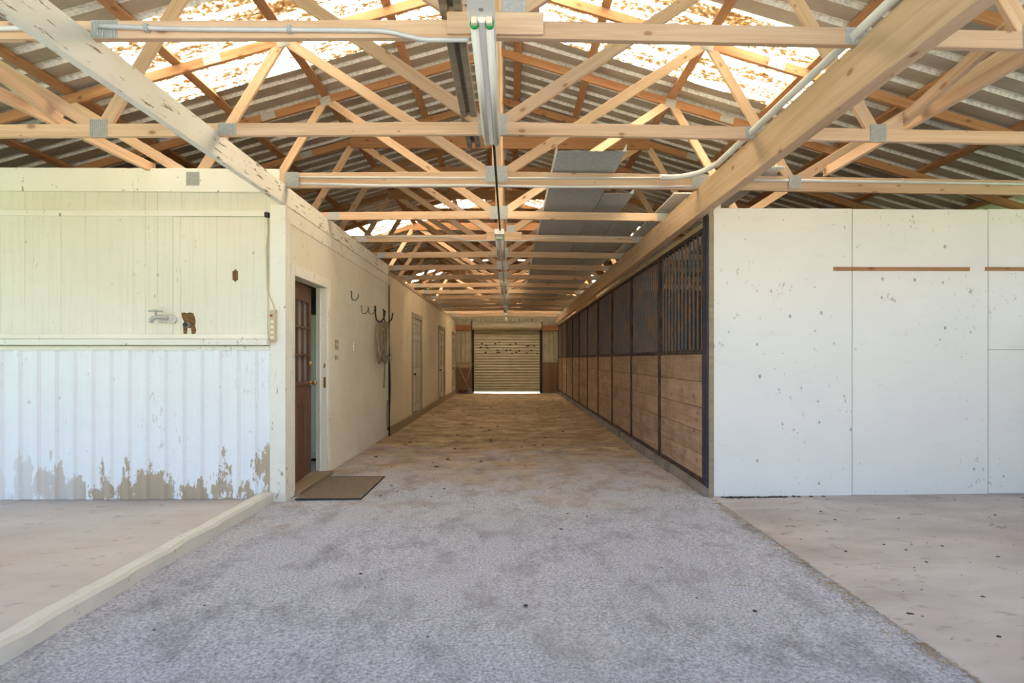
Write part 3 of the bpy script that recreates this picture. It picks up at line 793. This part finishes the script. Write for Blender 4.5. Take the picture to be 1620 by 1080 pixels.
# scratch mark
# power strip and cord
yp = YF - .046
a = at(428.5, 490, yp); b = at(437.5, 541, yp); cxp = (a.x + b.x) / 2
t = thing('power_strip', 'tan power strip screwed to the white corner board at the ledge end', 'power strip', (cxp, yp, b.z))
m = MB(); m.box(a.x, b.x, yp - .035, yp, b.z, a.z); m.build('housing', TANP, t, bevel=.005)
m = MB(); m.box(a.x + .006, a.x + .03, yp - .041, yp - .035, a.z - .065, a.z - .045); m.build('switch', REDP, t, bevel=.001)
for k in range(4):
    z = a.z - .11 - k * .048; m = MB(); m.box(cxp - .014, cxp + .014, yp - .0375, yp - .035, z - .014, z + .014); m.box(cxp - .007, cxp - .004, yp - .0385, yp - .037, z - .003, z + .008); m.box(cxp + .004, cxp + .007, yp - .0385, yp - .037, z - .003, z + .008); m.build('socket', CREAMP, t)
m = MB(); pts = [at(423, 346, YF - .03), at(424, 365, YF - .028), at(421.5, 390, YF - .025), at(422.5, 430, YF - .025), at(423, 455, YF - .03), at(428, 472, YF - .05), at(433, 484, yp - .015), at(433.5, 491, yp - .015)]
m.tube(smooth_path(pts, 8), .0055, 8); m.build('cord', TANP, t, smooth=True)
q = at(423, 340, YF - .03); m = MB(); m.box(q.x - .02, q.x + .02, YF - .055, YF - .003, q.z - .022, q.z + .022); m.build('plug', BLACK, t, bevel=.004)

# ------------------------------------------------------------------ right white plywood wall
XW = wx(1129, YF)
zR = 2.715
m = MB(); sx = [XW, wx(1348, YF), wx(1563, YF), 6.35]
for k in range(3):
    z0 = .015 + .01 * k
    if k == 2: 
        zz_ = wz(553, 4.5, YF); m.box(sx[k] + .004, sx[k + 1], YF, YF + .02, z0, zz_ - .002); m.box(sx[k] + .004, sx[k + 1], YF, YF + .02, zz_ + .002, zR)
    else: m.box(sx[k] + (.004 if k else 0), sx[k + 1] - .003, YF, YF + .02, z0, zR - .004 * (k == 1))
m.box(XW, 6.35, YF + .0205, YF + .1, 0, zR - .01, 1)
struct('wall_right', m, [W_PLY, DARK], 'white plywood wall of the right bay', 'wall')
for k, (pa, pb, lab) in enumerate(((1318, 1533, 'long brown wooden slat nailed to the white plywood wall'), (1558, 1680, 'brown wooden slat on the white plywood wall, cut by the frame edge'))):
    A, B = wx(pa, YF), wx(pb, YF); z = wz(425.5, (A + B) / 2, YF)
    o = board('wall_slat', (A, YF - .007, z), (B, YF - .007, z), .036, .013, PINE_RED, side=(0, 1, 0), bevel=.002); tag(o, lab, 'slat', 'slats on the plywood wall')
m = MB(); m.box(XW - .045, XW - .001, YF - .012, YF + .10, 0, ZB - .26)
struct('trim_11', m, DRY, 'bare wooden edge of the white plywood wall', 'trim', bevel=.003)
m = MB(); m.box(XW - .01, XW + .08, YF + .03, YF + .12, zR - .2, ZB - .02)
struct('trim_12', m, W_TRIM, 'white post stub between plywood wall and beam', 'post', bevel=.003)
m = MB(); x0 = XS - .02; m.box(x0 - .01, XW - .047, YF + .0, YF + .06, .09, 2.66); m.box(x0 - .01, x0 + .002, YF + .06, YF + .12, .09, 2.66)
tag(m.build('steel_channel', BLUE, bevel=.003), 'navy steel channel at the front corner of the stalls', 'channel')
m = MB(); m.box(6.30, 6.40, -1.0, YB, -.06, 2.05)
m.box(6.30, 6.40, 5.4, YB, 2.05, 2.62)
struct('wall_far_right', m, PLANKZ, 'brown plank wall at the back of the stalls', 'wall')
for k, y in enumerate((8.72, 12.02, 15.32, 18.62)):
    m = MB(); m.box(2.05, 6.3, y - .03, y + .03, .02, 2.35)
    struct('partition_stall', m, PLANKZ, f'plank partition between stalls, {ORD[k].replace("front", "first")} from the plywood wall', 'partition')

# ------------------------------------------------------------------ stall fronts
P0, PW = YF + .12, (YB - YF - .14) / 10
m = MB(); 
for k in range(28):
    ya = YF + .02 + (YB - YF - .04) * k / 28; yb = YF + .02 + (YB - YF - .04) * (k + 1) / 28
    m.box(XS - .055 + .01 * math.sin(k * 2.3), XS + .09, ya, yb + .001, -.04, .098 + .006 * math.sin(k * 1.9))
struct('trim_13', m, SILL, 'low grey concrete sill under the stall fronts', 'sill')
ZM, ZT = 1.372, 2.565
def make_panel(label, y0, nb):
    t = thing('stall_panel', label, 'stall front', (XS, y0 + PW / 2, .1), 'stall front panels')
    f = MB(); y1 = y0 + PW - .012; fw = .045
    f.box(XS - .022, XS + .03, y0, y0 + fw, .1, ZT); f.box(XS - .022, XS + .03, y1 - fw, y1, .1, ZT)
    f.box(XS - .02, XS + .028, y0 + fw, y1 - fw, .1, .145); f.box(XS - .02, XS + .028, y0 + fw, y1 - fw, ZM - .02, ZM + .022); f.box(XS - .02, XS + .028, y0 + fw, y1 - fw, ZT - .04, ZT)
    f.build('frame', STEEL, t, bevel=.003)
    hs = [.146, .37, .60, .83, 1.08, ZM - .021]
    for a, b in zip(hs, hs[1:]):
        o = board('plank', (XS + .004, y0 + fw, (a + b) / 2), (XS + .004, y1 - fw, (a + b) / 2), b - a - .004, .03, PLANKX, t, side=(1, 0, 0), bevel=.003)
    for k in range(nb):
        y = y0 + fw + (y1 - y0 - 2 * fw) * (k + .5) / nb
        b = MB(); b.box(XS - .006, XS + .012, y - .0105, y + .0105, ZM + .02, ZT - .038); b.build('bar', BAR, t)
    return t
PLANKX = wood('weathered_stall_plank', (.41, .285, .205), (.25, .165, .115), axis=0, dirty=.42, vary=.10)
PL = ['nearest stall front panel, beside the navy channel and white plywood wall'] + [f'{ORD[i]} stall front panel from the white plywood wall, black bars over planks' for i in range(1, 9)] + ['last stall front panel, next to the back wall']
pan = make_panel(PL[0], P0, 12); 
pB = make_panel(PL[1], P0 + PW, 15)
for k in range(2, 10):
    o = copy_tree(pB); o.location = (XS, P0 + PW * k + PW / 2, .1); o['label'] = PL[k]
# header over the stall fronts
o = board('trim_14', (XS + .03, YF + .1, ZT + .03), (XS + .03, YB, ZT + .03), .05, .09, DRY, side=(1, 0, 0)); tag(o, 'weathered wooden header along the top of the stall fronts', 'header', kind='structure')
m = MB(); m.prism([(XS + .055, 6.4, ZT + .05), (XS + .055, 7.2, ZB - .06), (XS + .055, 12.6, ZB - .06), (XS + .055, 12.6, ZT + .05)], (.012, 0, 0))
tag(m.build('fascia_sheet', W_PLY), 'whitish board standing above the stall header behind the beam', 'board')

# ------------------------------------------------------------------ sheets lying on the trusses
zs = ZB + .145
def pan_sheet(x0, x1, y0, y1, z, lab, lift=.03):
    s = MB(); s.strip([Vector((x0, 0, .035 + lift)), Vector((x0 + .004, 0, 0)), Vector((x1 - .004, 0, 0)), Vector((x1, 0, .035 + lift))], [Vector((0, y0, z)), Vector((0, y1, z))])
    return tag(s.build('metal_sheet', GALV, solid=.003), lab, 'metal sheet', 'grey sheets on the trusses')
pan_sheet(.40, .99, 4.78, 19.5, zs, 'longest grey metal sheet lying over the trusses, nearest its front edge')
pan_sheet(1.0, 1.325, 6.02, 17.5, zs + .008, 'narrow grey metal sheet beside the longest one on the trusses')
pan_sheet(1.335, 1.73, 7.2, 15.0, zs + .016, 'grey metal sheet on the trusses next to the stall-side beam')
def flat(x0, x1, y0, y1, z, lab, mat=WMAT, tilt=0):
    s = MB(); s.box(x0, x1, y0, y1, z, z + .014); o = s.build('white_board', [mat, PINE], bevel=.002)
    return tag(o, lab, 'board', 'white boards on the trusses')
flat(1.98, 2.52, 5.16, 7.6, zs + .0, 'white board lying on the third truss above the plywood wall')
flat(1.745, 1.96, 6.0, 9.4, zs + .0, 'white board lying along the stall-side beam behind the third truss')

# ------------------------------------------------------------------ fluorescent fixtures
def fixture(label, y0, y1):
    t = thing('fluorescent_light', label, 'light fixture', (XR - .005, (y0 + y1) / 2, ZB), 'fluorescent lights')
    xc = XR - .005; h = MB()
    h.prism([(xc - .06, y0, ZB - .005), (xc - .06, y0, ZB - .052), (xc - .03, y0, ZB - .058), (xc - .013, y0, ZB - .092), (xc + .013, y0, ZB - .092), (xc + .03, y0, ZB - .058), (xc + .06, y0, ZB - .052), (xc + .06, y0, ZB - .005)], (0, y1 - y0, 0))
    h.build('housing', W_ENAMEL, t, bevel=.003)
    e = MB(); e.box(xc - .06, xc + .06, y0 - .16, y0 + .012, ZB - .07, ZB - .004); e.build('end_box', W_ENAMEL, t, bevel=.004)
    e = MB(); e.lathe((xc, y0 - .06, ZB - .07), (0, 0, -1), [(0, .012), (.003, .012), (.004, .004)], 12); e.build('knockout', ZINC, t)
    for s in (-1, 1):
        T = MB(); T.cyl((xc + s * .034, y0 + .03, ZB - .083), (xc + s * .034, y1 - .02, ZB - .083), .019, n=16); tb = T.build('tube', TUBE, t, smooth=True)
        for yy in (y0 + .022, y1 - .026):
            g = MB(); g.cyl((xc + s * .034, yy, ZB - .083), (xc + s * .034, yy + .014, ZB - .083), .0215, n=16); g.build('tube_cap', GREEN if yy < y1 - .5 else ZINC, tb, smooth=False)
        for yy, d in ((y0 - .006, .026), (y1 - .012, .022)):
            k = MB(); k.box(xc + s * .034 - .014, xc + s * .034 + .014, yy, yy + d, ZB - .098, ZB - .05); k.build('socket', CREAMP, t, bevel=.003)
    return t
fixture('nearest twin-tube fluorescent light hanging under the front trusses', 2.56, 4.02)
fixture('second twin-tube fluorescent light down the aisle ceiling', 7.15, 8.60)
fixture('third twin-tube fluorescent light down the aisle ceiling', 12.0, 13.45)
fixture('farthest twin-tube fluorescent light, near the roll-up door', 16.9, 18.35)
m = MB()
for a, b in ((4.0, 7.16), (8.58, 11.86), (13.42, 16.76)):
    m = MB(); m.tube([(XR + .005, a, ZB - .02), (XR + .004, (a + b) / 2, ZB - .026), (XR + .003, b, ZB - .02)], .010, 10)
    tag(m.build('conduit', IRON if a < 5 else CONDUIT, smooth=True), {4.0: 'dark conduit running from the nearest to the second fluorescent light', 8.58: 'conduit between the second and third fluorescent lights', 13.42: 'conduit between the third and farthest fluorescent lights'}[a], 'conduit', 'aisle conduits')
t = thing('bulb_holder', 'white lamp holder on the ceiling just before the roll-up door', 'lamp holder', (XR, 20.2, ZB))
m = MB(); m.lathe((XR, 20.2, ZB), (0, 0, -1), [(0, .06), (.03, .06), (.05, .035), (.12, .03)], 14); m.build('holder', CREAMP, t, smooth=True)
m = MB(); m.lathe((XR, 20.2, ZB - .12), (0, 0, -1), [(0, .02), (.05, .035), (.09, .038), (.13, .02), (.14, .003)], 14); m.build('bulb', TUBE, t, smooth=True)

# ------------------------------------------------------------------ conduits
y1c = TY[0] - .019 - .013
pts = [(-2.02, y1c, at(130, 41, y1c).z), at(300, 46, y1c), at(560, 48, y1c), at(612, 50, y1c), at(640, 56, y1c), at(668, 62, y1c), at(690, 63, y1c), at(742, 63, y1c)]
cd = thing('conduit', 'pale conduit along the front truss bending down to the nearest light', 'conduit', Vector(pts[0]), 'aisle conduits')
m = MB(); m.tube(smooth_path(pts, 6), .0115, 12); m.build('pipe', CONDUIT, cd, smooth=True)
for px in (232, 458):
    q = at(px, 46 if px > 300 else 44, y1c); m = MB(); m.box(q.x - .012, q.x + .012, y1c - .014, y1c + .012, q.z - .02, q.z + .016); m.build('strap', ZINC, cd, bevel=.003)
pts = [at(-80, 47, y1c), (XL - .07, y1c, at(60, 42, y1c).z)]
m = MB(); m.tube(pts, .0115, 12); tag(m.build('conduit', CONDUIT_W, smooth=True), 'short conduit on the front truss left of the white beam', 'conduit', 'aisle conduits')
y3c = TY[2] - .019 - .012
m = MB(); m.tube([(XL + .02, y3c, ZB + .066), (XR, y3c, ZB + .070), (1.42, y3c, ZB + .078)], .009, 10)
tag(m.build('conduit', CONDUIT, smooth=True), 'thin conduit along the middle of the third truss chord', 'conduit', 'aisle conduits')
m = MB(); m.tube([(XL + .02, y3c, ZB + .012), (-1.2, y3c - .004, ZB - .006), (-.3, y3c, ZB + .002), (.4, y3c, ZB - .008), (1.74, y3c, ZB + .0)], .011, 10)
tag(m.build('conduit', CONDUIT_W, smooth=True), 'white conduit along the underside of the third truss chord', 'conduit', 'aisle conduits')
m = MB(); m.tube([(1.86, y3c, ZB + .066), (4, y3c, ZB + .05), (6.3, y3c, ZB + .02)], .014, 10)
tag(m.build('conduit', CONDUIT, smooth=True), 'grey conduit along the third truss above the plywood wall', 'conduit', 'aisle conduits')
m = MB(); m.tube(smooth_path([(1.735, -.5, ZB + .022), (1.735, 2.0, ZB + .022), (1.735, 4.5, ZB + .024), (1.73, 4.75, ZB + .03), (1.70, 5.0, ZB + .05), (1.63, 5.17, ZB + .072), (1.53, y3c - .016, ZB + .082), (1.40, y3c - .018, ZB + .082)], 8), .023, 14)
tag(m.build('conduit', CONDUIT_W, smooth=True), 'thick grey pipe along the stall-side beam bending onto the third truss', 'conduit', 'aisle conduits')
y5c = TY[4] - .05
m = MB(); m.tube(smooth_path([(XL + .1, y5c, ZB + .05), (-.95, y5c, ZB + .045), (-.7, y5c, ZB + .03), (-.55, y5c, ZB - .008), (-.16, y5c - .06, ZB - .012)], 6), .009, 10)
tag(m.build('conduit', CONDUIT, smooth=True), 'conduit on the fifth truss left of the second light', 'conduit', 'aisle conduits')
m = MB(); m.tube(smooth_path([(1.72, y5c, ZB + .04), (.65, y5c, ZB + .04), (.4, y5c, ZB + .025), (.2, y5c, ZB - .008), (-.08, y5c - .06, ZB - .012)], 6), .009, 10)
tag(m.build('conduit', CONDUIT, smooth=True), 'conduit on the fifth truss right of the second light', 'conduit', 'aisle conduits')

# ------------------------------------------------------------------ back wall and roll-up door
dx0, dx1 = wx(748, YB), wx(856, YB); zd = wz(521, 0, YB)
m = MB()
def corr(x0, x1, z0, z1):
    sec = []; x = x0
    while x < x1 - .02:
        sec += [(x, YB), (min(x + .1, x1), YB), (min(x + .115, x1), YB - .025), (min(x + .145, x1), YB - .025)]; x += .165
    sec.append((x1, YB)); m.strip([Vector((a, b, 0)) for a, b in sec], [Vector((0, 0, z0)), Vector((0, 0, z1))])
corr(-6.4, dx0, 0, 2.85); corr(dx1, 6.4, 0, 2.85); corr(dx0, dx1, zd, 2.85)
m.add([(-6.6, YB, 2.85), (6.4, YB, 2.85), (XR, YB, ZR + .13)], [(0, 1, 2)])
struct('wall_back', m, SIDING, 'pale ribbed metal back wall around the roll-up door', 'wall', solid=.004)
D5 = thing('door_5', 'cream roll-up door at the end of the aisle', 'door', ((dx0 + dx1) / 2, YB, 0), kind='structure')
zb = wz(619.5, 0, YB)
sec = []; z = zb + .05
while z < zd + .1:
    sec += [(z, YB + .03), (z + .066, YB + .03), (z + .078, YB - .005), (z + .094, YB - .005)]; z += .105
m = MB(); m.strip([Vector((0, b, a)) for a, b in sec], [Vector((dx0 + .03, 0, 0)), Vector((dx1 - .03, 0, 0))]); m.build('curtain', ROLL, D5, solid=.002)
m = MB(); m.box(dx0 + .03, dx1 - .03, YB - .0, YB + .04, zb, zb + .055); m.build('bottom_bar', ROLL, D5, bevel=.004)
for x in (dx0, dx1):
    m = MB(); m.box(x - .05, x + .05, YB - .03, YB + .05, 0, zd + .05); m.build('guide', IRON, D5, bevel=.004)
m = MB(); m.tube([(dx0 - .0, YB - .16, zd + .13), (dx1 + .0, YB - .16, zd + .13)], .16, 20); m.build('hood', ROLL, D5, smooth=False)
m = MB(); m.box(dx0 - .03, dx0 - .0, YB - .32, YB, zd - .06, zd + .3); m.box(dx1, dx1 + .03, YB - .32, YB, zd - .06, zd + .3); m.build('bracket', IRON, D5, bevel=.004)
o = board('trim_15', (XL, YB - .06, zd + .06), (dx0 - .05, YB - .06, zd + .06), .2, .04, PINE_RED); tag(o, 'brown header board left of the roll-up door', 'header', kind='structure')
o = board('trim_16', (dx1 + .05, YB - .06, zd + .06), (XS, YB - .06, zd + .06), .2, .04, PINE_RED); tag(o, 'brown header board right of the roll-up door', 'header', kind='structure')
m = MB(); m.box(dx1 + .06, XS - .03, YB - .06, YB - .032, .0, wz(573, 1.5, YB))
tag(m.build('wood_panel', PLANKB, bevel=.003), 'brown plywood panel low on the back wall right of the roll-up door', 'panel')
o = board('rail_board', (XL + .02, YB - .06, wz(577, -2, YB)), (dx0 - .06, YB - .06, wz(577, -2, YB)), .2, .035, DRY); tag(o, 'brown rail board on the back wall left of the roll-up door', 'board')
m = MB(); m.box(XL + .02, dx0 - .06, YB - .045, YB - .03, .0, wz(583, -2, YB)); tag(m.build('wood_panel', PLANKB), 'dim brown board low on the back wall left of the roll-up door', 'panel')
def tool(name, lab, cat, x0, x1, head):
    dy = 0 if head == 'broom' else .06
    t = thing(name, lab, cat, (x0, YB - .35, 0), 'yard tools by the back wall')
    m = MB(); m.cyl((x0, YB - .36 - dy, .12), (x1, YB - .12 - dy, 1.12), .014); m.build('handle', DRY, t, smooth=True)
    m = MB()
    if head == 'broom': m.prism([(x0 - .14, YB - .38, .01), (x0 + .14, YB - .38, .01), (x0 + .05, YB - .38, .22), (x0 - .05, YB - .38, .22)], (0, .05, 0)); m.build('head', STRAW, t, bevel=.01)
    else:
        m.box(x0 - .17, x0 + .17, YB - .385, YB - .36, .10, .13)
        for k in range(10): m.box(x0 - .17 + k * .0365, x0 - .158 + k * .0365, YB - .40, YB - .39, .005, .12)
        m.build('head', IRON, t)
tool('broom', 'straw broom leaning left of the roll-up door', 'broom', -1.50, -1.98, 'broom')
tool('rake', 'rake leaning across the broom left of the roll-up door', 'rake', -1.72, -1.42, 'rake')

# ------------------------------------------------------------------ loose litter
def litter(name, lab, cat, mat, n, spots, lmin, lmax, r):
    m = MB()
    for i in range(n):
        x, y, z = spots(i); a = random.uniform(0, 6.28); L = random.uniform(lmin, lmax) / 2
        d = Vector((math.cos(a) * L, math.sin(a) * L, random.uniform(-.002, .004)))
        p = Vector((x, y, z + r)); mid = p + Vector((random.uniform(-.01, .01), random.uniform(-.01, .01), .003))
        m.tube([p - d, mid, p + d], [r * .7, r, r * .6], 5)
    return tag(m.build(name, mat), lab, cat, kind='stuff')
def sp_straw(i):
    if i < 230: y = random.uniform(1.6, 5.2); return (1.89 - abs(random.gauss(0, .045)), y, .004)
    if i < 300: return (XS - .06 - abs(random.gauss(0, .1)), random.uniform(5.3, 12), .004)
    if i < 420: return (random.uniform(-1.3, 1.7), random.uniform(2.6, 12), .006)
    return (random.uniform(2.0, 4.4), random.uniform(2.2, 5.2), .03)
litter('straw_litter', 'scattered straw along the slab edge and over the asphalt', 'straw', STRAW, 450, sp_straw, .03, .12, .0018)
m = MB()
def clod(x, y, z, s):
    vs = []; 
    for i in range(2):
        for k in range(7):
            a = k * 2 * math.pi / 7; rr = s * random.uniform(.7, 1.2) * (1 if i == 0 else .55); vs.append((x + rr * math.cos(a), y + rr * math.sin(a), z + (0 if i == 0 else s * random.uniform(.15, .35))))
    m.add(vs, [tuple(range(7, 14))] + [(k, (k + 1) % 7, 7 + (k + 1) % 7, 7 + k) for k in range(7)])
for i in range(260): clod(random.uniform(-1.8, 1.65), random.uniform(6.8, 19), .004, random.choice((.008, .012, .016, .03)))
for i in range(150): clod(random.uniform(-1.9, 1.7), random.uniform(2.6, 16), .003, random.choice((.005, .007, .009, .014)))
for i in range(150):
    x = random.uniform(2.0, 4.9); clod(x, random.uniform(2.4, 5.25), .013 + (x - 1.9) * .0075, random.choice((.004, .005, .007, .012)))
for i in range(70):
    x = 1.98 + abs(random.gauss(0, .35)); clod(x, YF - .034 - abs(random.gauss(0, .012)), .014 + (x - 1.9) * .0075, random.uniform(.012, .026))
tag(m.build('dirt_clods', CLOD), 'dark dirt clods scattered over the floor', 'dirt', kind='stuff')

# ------------------------------------------------------------------ light
w = bpy.data.worlds.new('sky'); S.world = w; w.use_nodes = True
nt = w.node_tree; nt.nodes.clear()
o = nt.nodes.new('ShaderNodeOutputWorld'); bg = nt.nodes.new('ShaderNodeBackground'); sk = nt.nodes.new('ShaderNodeTexSky')
sk.sky_type = 'NISHITA'; sk.sun_disc = False; sk.sun_elevation = R(52); sk.sun_rotation = R(40); sk.air_density = 1.0; sk.dust_density = 3.0; sk.ozone_density = 1.0
nt.links.new(sk.outputs[0], bg.inputs[0]); bg.inputs[1].default_value = .27; nt.links.new(bg.outputs[0], o.inputs[0])
sl = bpy.data.lights.new('sun', 'SUN'); sl.energy = 30.0; sl.angle = R(.6); sl.color = (1, .94, .84)
so = bpy.data.objects.new('sun', sl); COL.objects.link(so)
so.rotation_euler = Vector((-.28, -.62, -1.0)).to_track_quat('-Z', 'Y').to_euler()

# ------------------------------------------------------------------ camera
c = bpy.data.cameras.new('camera'); c.sensor_width = 36; c.lens = F / 1620 * 36
c.shift_x = (810 - CX) / 1620; c.shift_y = (CY - 540) / 1620; c.clip_start = .05
co = bpy.data.objects.new('camera', c); COL.objects.link(co); co.location = (0, 0, HC); co.rotation_euler = (R(90), 0, -YAW)
S.camera = co
S.view_settings.view_transform = 'Standard'; S.view_settings.look = 'None'; S.view_settings.gamma = 1; S.view_settings.use_curve_mapping = False
S.view_settings.exposure = 1.38
S.cycles.diffuse_bounces = 8; S.cycles.max_bounces = 14; S.cycles.sample_clamp_indirect = 6
